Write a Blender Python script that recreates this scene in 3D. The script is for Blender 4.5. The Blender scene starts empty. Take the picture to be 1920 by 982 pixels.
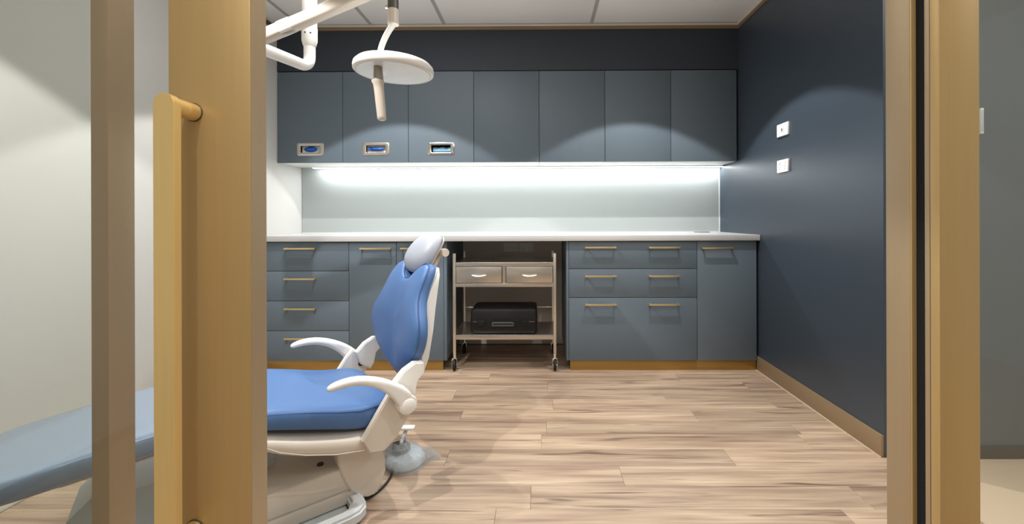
import bpy, bmesh, math, random
from mathutils import Vector, Matrix
random.seed(7)
S = bpy.context.scene
COL = S.collection

# ------------------------------------------------------------------ camera
cam_d = bpy.data.cameras.new('camera'); cam = bpy.data.objects.new('camera', cam_d); COL.objects.link(cam)
cam.location = (0, 0, 1.008)
cam.rotation_euler = (Matrix.Rotation(.0067, 3, 'Z') @ Matrix.Rotation(math.pi/2, 3, 'X') @ Matrix.Rotation(-.003, 3, 'Z')).to_euler()
cam_d.sensor_fit = 'HORIZONTAL'; cam_d.sensor_width = 36; cam_d.lens = 36*800/1920
cam_d.shift_x = (960-1007.6)/1920; cam_d.shift_y = (409-491)/1920
cam_d.clip_start = .02; cam_d.clip_end = 60
S.camera = cam

# ------------------------------------------------------------------ world, lights, exposure
S.view_settings.view_transform = 'Standard'; S.view_settings.look = 'None'
S.view_settings.gamma = 1; S.view_settings.use_curve_mapping = False
S.view_settings.exposure = 0.0
w = bpy.data.worlds.new('world'); S.world = w; w.use_nodes = True
w.node_tree.nodes['Background'].inputs[0].default_value = (1, .99, .97, 1)
w.node_tree.nodes['Background'].inputs[1].default_value = .35
P_DOWN, P_FILL, P_CORR, P_STRIP = 84, 8, 26, 10

def area(name, loc, size, power, rot=(0, 0, 0), col=(1, .99, .97), parent=None):
    d = bpy.data.lights.new(name, 'AREA'); d.shape = 'RECTANGLE'; d.size, d.size_y = size; d.energy = power; d.color = col
    o = bpy.data.objects.new(name, d); COL.objects.link(o); o.location = loc; o.rotation_euler = rot
    if parent: o.parent = parent
    return o
def spot(name, loc, power, half, blend=.12, radius=.03, col=(1, .98, .95), parent=None):
    d = bpy.data.lights.new(name, 'SPOT'); d.energy = power; d.spot_size = 2*math.radians(half); d.spot_blend = blend
    d.shadow_soft_size = radius; d.color = col
    o = bpy.data.objects.new(name, d); COL.objects.link(o); o.location = loc
    if parent: o.parent = parent
    return o

# ------------------------------------------------------------------ helpers
def lin(r, g, b):
    f = lambda c: (c/255/12.92 if c/255 <= .04045 else ((c/255+.055)/1.055)**2.4)
    return (f(r), f(g), f(b), 1)
def mat(name, col, rough=.5, metal=0., spec=.5, coat=0., bump=0., bscale=60., stretch=(1, 1, 1), var=0., emit=None):
    m = bpy.data.materials.new(name); m.use_nodes = True
    nt = m.node_tree; b = nt.nodes['Principled BSDF']
    b.inputs['Base Color'].default_value = col; b.inputs['Roughness'].default_value = rough
    b.inputs['Metallic'].default_value = metal; b.inputs['Specular IOR Level'].default_value = spec
    b.inputs['Coat Weight'].default_value = coat
    if bump or var:
        tc = nt.nodes.new('ShaderNodeTexCoord'); mp = nt.nodes.new('ShaderNodeMapping'); mp.inputs['Scale'].default_value = stretch
        nz = nt.nodes.new('ShaderNodeTexNoise'); nz.inputs['Scale'].default_value = bscale; nz.inputs['Detail'].default_value = 4
        nt.links.new(tc.outputs['Object'], mp.inputs[0]); nt.links.new(mp.outputs[0], nz.inputs['Vector'])
        if bump:
            bp = nt.nodes.new('ShaderNodeBump'); bp.inputs['Strength'].default_value = bump; bp.inputs['Distance'].default_value = .002
            nt.links.new(nz.outputs[0], bp.inputs['Height']); nt.links.new(bp.outputs[0], b.inputs['Normal'])
        if var:
            mx = nt.nodes.new('ShaderNodeMix'); mx.data_type = 'RGBA'
            mx.inputs[6].default_value = [c*(1-var) for c in col[:3]]+[1]; mx.inputs[7].default_value = [min(1, c*(1+var)) for c in col[:3]]+[1]
            nt.links.new(nz.outputs[0], mx.inputs[0]); nt.links.new(mx.outputs[2], b.inputs['Base Color'])
    if emit:
        b.inputs['Emission Color'].default_value = emit[0]; b.inputs['Emission Strength'].default_value = emit[1]
    return m
def glass_mat(name, tint, refl=1.0):
    m = bpy.data.materials.new(name); m.use_nodes = True; nt = m.node_tree; nt.nodes.clear()
    out = nt.nodes.new('ShaderNodeOutputMaterial'); mx = nt.nodes.new('ShaderNodeMixShader')
    tr = nt.nodes.new('ShaderNodeBsdfTransparent'); tr.inputs[0].default_value = tint
    gl = nt.nodes.new('ShaderNodeBsdfGlossy'); gl.inputs['Roughness'].default_value = .0
    ge = nt.nodes.new('ShaderNodeNewGeometry'); dt = nt.nodes.new('ShaderNodeVectorMath'); dt.operation = 'DOT_PRODUCT'
    nt.links.new(ge.outputs['Incoming'], dt.inputs[0]); nt.links.new(ge.outputs['Normal'], dt.inputs[1])
    def mt(op, a, b=None):     # Schlick reflectance, the same from both faces
        n = nt.nodes.new('ShaderNodeMath'); n.operation = op
        for k, q in enumerate((a, b)):
            if q is None: continue
            if isinstance(q, (int, float)): n.inputs[k].default_value = q
            else: nt.links.new(q, n.inputs[k])
        return n.outputs[0]
    f = mt('POWER', mt('SUBTRACT', 1.0, mt('ABSOLUTE', dt.outputs['Value'])), 5.0)
    f = mt('MULTIPLY', mt('ADD', .04, mt('MULTIPLY', f, .96)), refl)
    nt.links.new(f, mx.inputs[0])
    nt.links.new(tr.outputs[0], mx.inputs[1]); nt.links.new(gl.outputs[0], mx.inputs[2]); nt.links.new(mx.outputs[0], out.inputs[0])
    return m

M = {}
M['slate'] = mat('slate_laminate', lin(97, 110, 121), .5, spec=.4, bump=.03, bscale=180)
M['navy'] = mat('navy_paint', lin(57, 67, 78), .36, spec=.6, bump=.05, bscale=140)
M['lit_navy'] = mat('navy_paint_lit', lin(114, 118, 121), .6, bump=.05, bscale=140)  # navy return wall, corridor light put into its lighter grey
M['white_wall'] = mat('white_paint', lin(208, 207, 203), .7, bump=.04, bscale=140)
M['bulkhead'] = mat('charcoal_navy_paint', lin(50, 58, 68), .65, bump=.05, bscale=140)
M['niche'] = mat('taupe_paint', lin(222, 214, 206), .7, bump=.04, bscale=140)
M['ceiling'] = mat('ceiling_tile_board', lin(238, 238, 236), .85, bump=.08, bscale=220)
M['tbar'] = mat('grey_grid_metal', lin(176, 175, 172), .6)
M['white_trim'] = mat('white_trim_metal', lin(225, 224, 218), .5)
M['bronze'] = mat('bronze_anodised', lin(150, 128, 100), .5, metal=.35)
M['gold'] = mat('gold_anodised_aluminium', lin(196, 166, 112), .48, metal=.4, var=.05, bscale=14, stretch=(9, 9, .3))
M['gold_dull'] = mat('champagne_anodised_aluminium', lin(174, 153, 122), .5, metal=.3, var=.04, bscale=14, stretch=(9, 9, .3))
M['brushed_gold'] = mat('brushed_gold_metal', lin(242, 212, 144), .36, metal=.5, var=.06, bscale=20, stretch=(12, 12, .3))
M['kick'] = mat('brass_kickboard', lin(172, 138, 78), .3, metal=.7, var=.08, bscale=10, stretch=(.3, 6, 12))
M['brass'] = mat('brass_pull', lin(226, 200, 148), .3, metal=.85)
M['black'] = mat('black_rubber', lin(14, 14, 14), .7)
M['pile'] = mat('black_brush_pile', lin(12, 12, 11), .95, bump=.8, bscale=420)
M['stone'] = mat('white_composite_stone', lin(208, 209, 210), .32, var=.015, bscale=120)
M['backglass'] = mat('pale_back_painted_glass', lin(176, 183, 182), .4, spec=.4)
M['glass_edge'] = mat('polished_glass_edge', lin(238, 246, 244), .15)
M['plastic'] = mat('white_plastic', lin(238, 237, 233), .32, coat=.2)
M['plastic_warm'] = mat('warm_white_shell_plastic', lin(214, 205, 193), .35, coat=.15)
M['plastic_grey'] = mat('light_grey_plastic', lin(205, 209, 212), .4)
M['pale_base'] = mat('pale_blue_grey_enamel', lin(196, 204, 206), .4, coat=.2)
M['blue'] = mat('blue_vinyl_upholstery', lin(80, 114, 164), .42, spec=.3, bump=.12, bscale=420)
M['leg'] = mat('grey_blue_covered_vinyl', lin(128, 146, 168), .16, spec=.8, coat=.5, bump=.10, bscale=16)
M['piping'] = mat('dark_blue_stitch_piping', lin(44, 80, 140), .5)
M['headgrey'] = mat('pale_grey_vinyl', lin(160, 166, 178), .42, bump=.06, bscale=300)
M['steel'] = mat('brushed_stainless_steel', lin(206, 200, 192), .3, metal=1., var=.05, bscale=12, stretch=(.4, 10, 14))
M['steel_plain'] = mat('satin_stainless_steel', lin(214, 208, 198), .32, metal=1.)
M['chrome'] = mat('bright_chrome', lin(232, 232, 230), .1, metal=1.)
M['dark_metal'] = mat('dark_grey_metal', lin(98, 96, 92), .4, metal=.6)
M['case'] = mat('black_moulded_plastic', lin(20, 20, 21), .45, spec=.3, bump=.15, bscale=500)
M['case_hi'] = mat('charcoal_grip_plastic', lin(70, 70, 72), .3)
M['screw'] = mat('screw_dark', lin(70, 68, 66), .4, metal=.7)
M['vinyl_floor'] = mat('beige_corridor_vinyl', lin(208, 186, 162), .5, bump=.05, bscale=200, var=.03)
M['dark_skirt'] = mat('dark_grey_skirting', lin(92, 88, 86), .5)
M['cove'] = mat('white_sealant', lin(196, 184, 166), .6)
M['led'] = mat('led_diffuser', (1, 1, 1, 1), .5, emit=((.95, .98, 1, 1), 9))
M['fill_glow'] = mat('fill_panel_glow', (1, 1, 1, 1), .5, emit=((1, .97, .92, 1), 2))  # glow of the added fill panels
M['lens'] = mat('frosted_lens', lin(236, 241, 241), .22, bump=.5, bscale=70)
M['lens_mid'] = mat('smoky_lens_centre', lin(150, 142, 136), .3)
M['cardboard'] = mat('white_box_card', lin(236, 238, 242), .7)
M['glove'] = mat('blue_nitrile', lin(40, 106, 204), .45)
M['mask'] = mat('pale_blue_tissue', lin(150, 202, 236), .75)
M['cable'] = mat('black_cable_rubber', lin(16, 16, 17), .5)
M['glass_door'] = glass_mat('clear_door_glass', (.935, .94, .937, 1), .8)
M['glass_fixed'] = glass_mat('green_tinted_glass', (.95, .962, .94, 1), .8)
def wrap_mat():
    m = bpy.data.materials.new('crinkled_clear_plastic'); m.use_nodes = True; nt = m.node_tree; nt.nodes.clear()
    out = nt.nodes.new('ShaderNodeOutputMaterial'); mx = nt.nodes.new('ShaderNodeMixShader')
    tr = nt.nodes.new('ShaderNodeBsdfTransparent'); tr.inputs[0].default_value = (.9, .93, .95, 1)
    pb = nt.nodes.new('ShaderNodeBsdfPrincipled'); pb.inputs['Base Color'].default_value = (.72, .77, .8, 1); pb.inputs['Roughness'].default_value = .12
    nz = nt.nodes.new('ShaderNodeTexNoise'); nz.inputs['Scale'].default_value = 38; nz.inputs['Detail'].default_value = 5
    bp = nt.nodes.new('ShaderNodeBump'); bp.inputs['Strength'].default_value = .9; bp.inputs['Distance'].default_value = .01
    nt.links.new(nz.outputs[0], bp.inputs['Height']); nt.links.new(bp.outputs[0], pb.inputs['Normal'])
    mx.inputs[0].default_value = .36
    nt.links.new(tr.outputs[0], mx.inputs[1]); nt.links.new(pb.outputs[0], mx.inputs[2]); nt.links.new(mx.outputs[0], out.inputs[0])
    return m
M['wrap'] = wrap_mat()
def wood_mat():
    m = bpy.data.materials.new('acacia_look_vinyl_plank'); m.use_nodes = True; nt = m.node_tree; b = nt.nodes['Principled BSDF']
    N = nt.nodes.new; L = nt.links.new
    tc = N('ShaderNodeTexCoord'); oi = N('ShaderNodeObjectInfo')
    off = N('ShaderNodeVectorMath'); off.operation = 'SCALE'; off.inputs[0].default_value = (37, 91, 13); L(oi.outputs['Random'], off.inputs['Scale'])
    add = N('ShaderNodeVectorMath'); L(tc.outputs['Object'], add.inputs[0]); L(off.outputs[0], add.inputs[1])
    def noise(scale, st, det, dist=0., rough=.55):
        mp = N('ShaderNodeMapping'); mp.inputs['Scale'].default_value = st; L(add.outputs[0], mp.inputs[0])
        n = N('ShaderNodeTexNoise'); n.inputs['Scale'].default_value = scale; n.inputs['Detail'].default_value = det
        n.inputs['Distortion'].default_value = dist; n.inputs['Roughness'].default_value = rough; L(mp.outputs[0], n.inputs['Vector']); return n
    n1 = noise(1.0, (1.3, 21, 1), 3, .35); n2 = noise(1.0, (3.5, 95, 1), 3, .2); n3 = noise(1.0, (2.2, 30, 1), 2, .8)
    r1 = N('ShaderNodeValToRGB'); e = r1.color_ramp.elements
    e[0].position = .28; e[0].color = lin(142, 118, 100); e[1].position = .72; e[1].color = lin(206, 185, 160)
    q = e.new(.42); q.color = lin(170, 147, 126); q = e.new(.56); q.color = lin(188, 165, 141)
    L(n1.outputs[0], r1.inputs[0])
    mx = N('ShaderNodeMix'); mx.data_type = 'RGBA'; mx.blend_type = 'MULTIPLY'
    r2 = N('ShaderNodeValToRGB'); r2.color_ramp.elements[0].position = .3; r2.color_ramp.elements[0].color = (.72, .68, .66, 1)
    r2.color_ramp.elements[1].position = .62; r2.color_ramp.elements[1].color = (1, 1, 1, 1)
    L(n2.outputs[0], r2.inputs[0]); mx.inputs[0].default_value = .75; L(r1.outputs[0], mx.inputs[6]); L(r2.outputs[0], mx.inputs[7])
    r3 = N('ShaderNodeValToRGB'); r3.color_ramp.elements[0].position = .27; r3.color_ramp.elements[0].color = lin(112, 96, 92)
    r3.color_ramp.elements[1].position = .40; r3.color_ramp.elements[1].color = (1, 1, 1, 1)
    L(n3.outputs[0], r3.inputs[0])
    mx2 = N('ShaderNodeMix'); mx2.data_type = 'RGBA'; mx2.blend_type = 'MULTIPLY'; mx2.inputs[0].default_value = .7
    L(mx.outputs[2], mx2.inputs[6]); L(r3.outputs[0], mx2.inputs[7])
    hs = N('ShaderNodeHueSaturation'); mr = N('ShaderNodeMapRange'); mr.inputs[3].default_value = .80; mr.inputs[4].default_value = 1.05
    L(oi.outputs['Random'], mr.inputs[0]); L(mr.outputs[0], hs.inputs['Value']); hs.inputs['Saturation'].default_value = 1.0
    L(mx2.outputs[2], hs.inputs['Color']); L(hs.outputs[0], b.inputs['Base Color'])
    b.inputs['Roughness'].default_value = .42; b.inputs['Specular IOR Level'].default_value = .4
    bp = N('ShaderNodeBump'); bp.inputs['Strength'].default_value = .12; bp.inputs['Distance'].default_value = .001
    L(n2.outputs[0], bp.inputs['Height']); L(bp.outputs[0], b.inputs['Normal'])
    return m
M['plank'] = wood_mat()

class MB:
    """collects shapes, then links them as one mesh object"""
    def __init__(s): s.bm = bmesh.new()
    def box(s, lo, hi, bevel=0., seg=2):
        t = bmesh.new(); bmesh.ops.create_cube(t, size=1)
        c = [(a+b)/2 for a, b in zip(lo, hi)]; d = [abs(b-a) for a, b in zip(lo, hi)]
        for v in t.verts: v.co = Vector((v.co.x*d[0]+c[0], v.co.y*d[1]+c[1], v.co.z*d[2]+c[2]))
        if bevel: bmesh.ops.bevel(t, geom=t.edges[:], offset=min(bevel, min(d)*.45), segments=seg, affect='EDGES', profile=.5)
        return s.take(t)
    def take(s, t, mtx=None):
        if mtx is not None: bmesh.ops.transform(t, matrix=mtx, verts=t.verts[:])
        m = bpy.data.meshes.new('t'); t.to_mesh(m); t.free(); s.bm.from_mesh(m); bpy.data.meshes.remove(m); return s
    def cyl(s, a, b, r, r2=None, n=20, cap=True, bevel=0.):
        a, b = Vector(a), Vector(b); d = b-a; t = bmesh.new()
        bmesh.ops.create_cone(t, cap_ends=cap, segments=n, radius1=r, radius2=r if r2 is None else r2, depth=d.length)
        if bevel: bmesh.ops.bevel(t, geom=[e for e in t.edges if len(e.link_faces) == 2 and any(len(f.verts) > 4 for f in e.link_faces)], offset=bevel, segments=2, affect='EDGES')
        return s.take(t, Matrix.Translation((a+b)/2) @ d.to_track_quat('Z', 'Y').to_matrix().to_4x4())
    def ring(s, pts): return [s.bm.verts.new(Vector(p)) for p in pts]
    def loft(s, rings, caps=True, closed=True):
        R = [s.ring(r) for r in rings]; n = len(R[0])
        for a, b in zip(R, R[1:]):
            for i in range(n if closed else n-1):
                j = (i+1) % n
                try: s.bm.faces.new((a[i], a[j], b[j], b[i]))
                except ValueError: pass
        if caps:
            s.bm.faces.new(list(reversed(R[0]))); s.bm.faces.new(R[-1])
        return s
    def tube(s, pts, rad, n=14, flat=None, caps=True, up=(0, 0, 1)):
        """rad: number or list; flat: (side axis vector, ratio) squashes the section"""
        pts = [Vector(p) for p in pts]; rr = rad if isinstance(rad, (list, tuple)) else [rad]*len(pts); rings = []
        prev = None
        for i, p in enumerate(pts):
            d = (pts[min(i+1, len(pts)-1)]-pts[max(i-1, 0)]).normalized()
            if flat: x = Vector(flat[0]); x = (x-d*x.dot(d)).normalized()
            else:
                x = prev if prev is not None else Vector(up).cross(d)
                if x.length < 1e-3: x = Vector((1, 0, 0)).cross(d)
                x = (x-d*x.dot(d)).normalized()
            prev = x; y = d.cross(x)
            k = flat[1] if flat else 1
            rings.append([p+x*(rr[i]*k*math.cos(2*math.pi*j/n))+y*(rr[i]*math.sin(2*math.pi*j/n)) for j in range(n)])
        return s.loft(rings, caps)
    def prism(s, poly, f0, f1, bevel=0.):
        """poly: 2D points; f0/f1 map a 2D point to the two faces"""
        t = bmesh.new(); a = [t.verts.new(f0(p)) for p in poly]; b = [t.verts.new(f1(p)) for p in poly]; n = len(poly)
        t.faces.new(list(reversed(a))); t.faces.new(b)
        for i in range(n): t.faces.new((a[i], a[(i+1) % n], b[(i+1) % n], b[i]))
        bmesh.ops.recalc_face_normals(t, faces=t.faces[:])
        if bevel: bmesh.ops.bevel(t, geom=[e for e in t.edges if any(len(f.verts) == n and n > 4 for f in e.link_faces)] or t.edges[:], offset=bevel, segments=2, affect='EDGES')
        return s.take(t)
    def lathe(s, prof, c=(0, 0, 0), n=32, axis=None):
        rings = []
        for r, z in prof: rings.append([Vector((r*math.cos(2*math.pi*j/n), r*math.sin(2*math.pi*j/n), z)) for j in range(n)])
        Mx = Matrix.Translation(Vector(c)) @ (Vector(axis).to_track_quat('Z', 'Y').to_matrix().to_4x4() if axis else Matrix.Identity(4))
        return s.loft([[Mx @ p for p in r] for r in rings])
    def build(s, name, material, parent=None, smooth=False, org=None, sub=0, angle=40):
        bm = s.bm; bmesh.ops.recalc_face_normals(bm, faces=bm.faces[:])
        if org is None: org = ORG.get(parent.name, Vector()) if parent is not None else Vector()
        for v in bm.verts: v.co -= Vector(org)
        me = bpy.data.meshes.new(name); bm.to_mesh(me); bm.free(); me.materials.append(material)
        if smooth:
            me.polygons.foreach_set('use_smooth', [True]*len(me.polygons))
            if not sub: me.set_sharp_from_angle(angle=math.radians(angle))
        o = bpy.data.objects.new(name, me); COL.objects.link(o)
        if parent is not None: o.parent = parent; ORG[o.name] = ORG.get(parent.name, Vector())
        else: o.location = org
        if sub:
            md = o.modifiers.new('subdivision', 'SUBSURF'); md.levels = md.render_levels = sub
        return o
ORG = {}
def thing(name, label, cat, loc=(0, 0, 0), rotz=0., group=None, kind=None, local=False):
    o = bpy.data.objects.new(name, None); COL.objects.link(o); o.location = loc; o.rotation_euler = (0, 0, rotz); o.empty_display_size = .05
    tag(o, label, cat, group, kind); ORG[o.name] = Vector() if local else Vector(loc); return o
def tag(o, label, cat, group=None, kind=None):
    o['label'] = label; o['category'] = cat
    if group: o['group'] = group
    if kind: o['kind'] = kind
    return o
def bx(name, m, lo, hi, parent=None, bevel=0., org=None):
    if org is None and parent is None: org = ((lo[0]+hi[0])/2, (lo[1]+hi[1])/2, lo[2])
    return MB().box(lo, hi, bevel).build(name, m, parent, smooth=bevel > 0, org=org)
def rrect(x0, x1, z0, z1, r, n=5):
    p = []
    for cx, cz, a in ((x1-r, z1-r, 0), (x0+r, z1-r, 90), (x0+r, z0+r, 180), (x1-r, z0+r, 270)):
        for i in range(n+1):
            t = math.radians(a+90*i/n); p.append((cx+r*math.cos(t), cz+r*math.sin(t)))
    return p

# ================================================================== the setting
XL, XR, YB, YF, ZC = -1.92, 1.44, 3.43, .70, 2.405   # room: left, right, back, front, ceiling
YU, YD = 3.104, 2.82                                  # faces of the wall cabinets and of the base cabinets
# floor with planks
floor = bx('floor', mat('floor_underlay', lin(120, 98, 80), .8), (XL-.1, -2.2, -.06), (1.46, YB+.1, -.004)); tag(floor, 'warm timber look plank floor of the treatment room', 'floor', kind='structure')
fo = floor.location.copy(); ORG[floor.name] = Vector(fo)
pw, plen = .128, 1.19
row = 0; y = YB-.03
while y > -1.3:
    y0, y1 = y-pw, y; x = XL-.35-random.uniform(0, plen)
    while x < XR:
        L_ = plen
        a, b = max(x, XL+.002), min(x+L_, XR+.015)
        if b-a > .03:
            m_ = MB().box((a+.0004, y0+.0004, -.006), (b-.0004, y1-.0004, 0), .0006, 1)
            c = ((a+b)/2, (y0+y1)/2, 0)
            o = m_.build('plank', M['plank'], None, smooth=False, org=c)
            o.parent = floor; o.location = Vector(c)-fo
        x += L_
    y -= pw; row += 1
cf = bx('floor', M['vinyl_floor'], (1.4605, -2.2, -.06), (3.2, 3.0, -.002)); tag(cf, 'pinkish beige vinyl floor right of the gold door jamb', 'floor', kind='structure')
# ceiling: tiles in a T-bar grid
ceil = bx('ceiling', mat('ceiling_void', lin(60, 60, 60), .9), (XL-.1, -2.2, ZC+.012), (3.2, YB+.1, ZC+.06)); tag(ceil, 'pale grey suspended tile ceiling', 'ceiling', kind='structure')
co = ceil.location.copy(); ORG[ceil.name] = Vector(co)
xs = [-1.915, -1.735, -1.217, -.688, .3725, 1.435]; ys = [-2.2, -1.0, .2, 1.4, 2.6, 3.075]
for i in range(len(xs)-1):
    for j in range(len(ys)-1):
        bx('ceiling_tile', M['ceiling'], (xs[i]+.011, ys[j]+.011, ZC+.002), (xs[i+1]-.011, ys[j+1]-.011, ZC+.014), ceil, .002)
for x in xs[1:-1]: bx('grid_bar', M['tbar'], (x-.012, -2.2, ZC), (x+.012, 3.08, ZC+.006), ceil)
for y in ys[1:-1]: bx('grid_bar', M['tbar'], (XL, y-.012, ZC-.0005), (XR, y+.012, ZC+.006), ceil)
bx('corridor_ceiling_board', M['ceiling'], (1.46, -2.2, ZC), (3.2, 1.8, ZC+.012), ceil)
# perimeter trims
t = thing('trim_1', 'white perimeter angle and bronze shadow line around the ceiling edge', 'trim', (0, YU, ZC), kind='structure')
bx('white_angle', M['white_trim'], (XL, YU-.034, ZC-.003), (XR, YU-.001, ZC+.004), t)
bx('bronze_strip', M['bronze'], (XL, YU-.008, ZC-.026), (XR, YU+.002, ZC-.003), t)
bx('white_angle', M['white_trim'], (XR-.022, .8, ZC-.003), (XR-.001, YU-.035, ZC+.004), t)
bx('bronze_strip', M['bronze'], (XR-.008, .8, ZC-.026), (XR+.001, YU-.008, ZC-.003), t)
bx('white_angle', M['white_trim'], (XL+.001, .8, ZC-.003), (XL+.03, YU-.035, ZC+.004), t)
bx('bronze_strip', M['dark_metal'], (XL-.001, .8, ZC-.03), (XL+.014, YU-.008, ZC-.003), t)
# walls
def struct(name, m, lo, hi, label): return tag(bx(name, m, lo, hi), label, 'wall', kind='structure')
struct('wall_back', M['niche'], (XL-.1, YB, 0), (XR+.1, YB+.1, ZC+.01), 'back wall behind the cabinets')
struct('wall_left', M['white_wall'], (XL-.1, YF, 0), (XL, YB, ZC+.01), 'white painted left wall behind the chair')
struct('wall_right', M['navy'], (XR, 1.8, 0), (XR+.14, YB, ZC+.01), 'dark navy right wall carrying two white power outlets')
struct('wall_bulkhead', M['bulkhead'], (XL, YU, 2.085), (XR, YB, ZC+.01), 'charcoal bulkhead above the wall cabinets')
# return wall to the right of the jamb, its far corner rounded off
pts = [(XR+.1405, 1.8)]
pts += [(2.0, 1.8)]+[(2.0+.30*math.sin(math.radians(a)), 2.1-.30*math.cos(math.radians(a))) for a in range(10, 91, 10)]+[(2.30, 2.9), (XR+.1405, 2.9)]
wl = MB().prism(pts, lambda p: Vector((p[0], p[1], 0)), lambda p: Vector((p[0], p[1], ZC+.01))).build('wall_front', M['lit_navy'], smooth=True, angle=25)
tag(wl, 'return wall right of the gold door jamb, navy with corridor light in its colour', 'wall', kind='structure')
pp = [(XR+.1405, 1.8)]+[(2.0, 1.8)]+[(2.0+.30*math.sin(math.radians(a)), 2.1-.30*math.cos(math.radians(a))) for a in range(10, 91, 10)]
sk = MB()
sk.loft([[Vector((x+.0, y-.006, z)) if False else Vector((x, y, z)) for (x, y, z) in ((p[0]+n[0]*.0, p[1]+n[1]*.0, 0.), (p[0]+n[0]*.008, p[1]+n[1]*.008, 0.), (p[0]+n[0]*.008, p[1]+n[1]*.008, .05), (p[0], p[1], .05))]
         for p, n in zip(pp, [(0, -1), (0, -1)]+[(math.sin(math.radians(a)), -math.cos(math.radians(a))) for a in range(10, 91, 10)])])
tag(sk.build('baseboard_front', M['dark_skirt'], smooth=True, angle=30), 'dark grey low skirting under the return wall', 'skirting', kind='structure')
b = bx('baseboard_right', M['bronze'], (XR-.012, 1.8, .001), (XR, YD+.04, .092), None, .002); tag(b, 'bronze skirting along the navy right wall', 'skirting', kind='structure')
b = bx('baseboard_left', M['white_trim'], (XL, YF+.15, .001), (XL+.06, 2.75, .03), None, .002); tag(b, 'low pale skirting along the white left wall', 'skirting', kind='structure')
b = bx('trim_2', M['cove'], (XR-.017, 1.8, .0), (XR-.012, YD+.04, .003)); tag(b, 'pale sealant bead at foot of the right skirting', 'trim', kind='structure')
# corridor behind the camera
struct('wall_rear', M['white_wall'], (XL-.1, -2.3, 0), (3.2, -2.2, ZC+.01), 'white corridor wall opposite the door, behind the viewpoint')
struct('wall_corridor_left', M['white_wall'], (XL-.2, -2.2, 0), (XL-.1, YF, ZC+.01), 'white corridor end wall on the left')

# sliding door leaf (slides in front of the fixed glass)
Y0, Y1 = .718, .760
door = thing('door_1', 'gold framed glass sliding door standing open at left with a long pull handle', 'door', (-.56, .739, .0), kind='structure')
def stile(name, x0, x1, p, y0=Y0, y1=Y1, z0=.012, z1=2.28, m='gold'): return bx(name, M[m], (x0, y0, z0), (x1, y1, z1), p, .0015)
stile('lock_stile', -.629, -.490, door)
bx('edge_tone', M['gold_dull'], (-.4905, Y0+.0012, .013), (-.4893, Y1-.0005, 2.279), door)  # thin sheet giving the stile's side a duller, pinker tone than its front
stile('hinge_stile', -1.78, -1.64, door)
bx('top_rail', M['gold'], (-1.64, Y0, 2.16), (-.629, Y1, 2.28), door, .0015)
bx('bottom_rail', M['gold'], (-1.64, Y0, .012), (-.629, Y1, .14), door, .0015)
bx('glass_pane', M['glass_door'], (-1.64, .734, .14), (-.629, .742, 2.16), door)
# pull handle: flat D bar on two round stand-offs
hb = MB(); r = .0168; hx = -.5862; zt, zb = 1.1885, .4845
prof = [(hx+r*math.cos(math.radians(a)), zt+r*math.sin(math.radians(a))) for a in range(0, 181, 12)]+[(hx+r*math.cos(math.radians(a)), zb+r*math.sin(math.radians(a))) for a in range(180, 361, 12)]
hb.prism(prof, lambda p: Vector((p[0], .660, p[1])), lambda p: Vector((p[0], .674, p[1])), .0008)
h = hb.build('pull_handle', M['brushed_gold'], door, smooth=True, angle=35); h['label'] = 'long brushed gold pull handle'
for z in (zt, zb):
    MB().cyl((hx, .672, z), (hx, .7185, z), .0145, n=28).build('stand_off', M['brushed_gold'], h, smooth=True)
    MB().cyl((hx, .7165, z), (hx, .7183, z), .0158, n=28).build('rose', M['dark_metal'], h, smooth=True)
# right jamb with brush pile channel
jm = thing('trim_3', 'champagne metal door jamb with black brush seal, right of the opening', 'door jamb', (.68, .74, 0), kind='structure')
XJ = .6435
bx('front_box', M['gold'], (XJ, .692, 0), (XJ+.0645, .7085, ZC), jm, .0008)
bx('front_return', M['gold_dull'], (XJ+.0008, .7105, 0), (XJ+.0645, .7195, ZC), jm, .0005)
bx('brush_seal', M['pile'], (XJ+.008, .7195, 0), (XJ+.06, .7435, ZC), jm)
bx('rear_edge', M['gold'], (XJ, .7435, 0), (XJ+.0645, .7465, ZC), jm, .0005)
bx('rear_box', M['gold_dull'], (XJ+.0006, .7473, 0), (XJ+.0645, .7995, ZC), jm, .0008)
# fixed glass at left behind the sliding leaf
fx = thing('window_1', 'narrow champagne glazing post and fixed glass panel behind the door leaf', 'glazing', (-.82, .815, 0), kind='structure')
bx('glazing_post', M['gold_dull'], (-.838, .790, 0), (-.805, .842, ZC), fx, .001)
bx('glass_pane', M['glass_fixed'], (XL+.03, .812, .04), (-.838, .820, 2.35), fx)
bx('bottom_channel', M['gold_dull'], (XL, .796, 0), (-.838, .836, .04), fx)
bx('top_channel', M['gold_dull'], (XL, .796, 2.35), (-.838, .836, ZC), fx)
# sidelight glass right of the jamb
fx = thing('window_2', 'clear sidelight glass panel right of the door jamb', 'glazing', (1.2, .74, 0), kind='structure')
bx('glass_pane', M['glass_fixed'], (XJ+.0648, .738, .04), (2.9, .746, 2.35), fx)
bx('bottom_channel', M['gold_dull'], (XJ+.0648, .722, 0), (2.9, .762, .04), fx)
bx('top_channel', M['gold_dull'], (XJ+.0648, .722, 2.35), (2.9, .762, ZC), fx)

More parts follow.
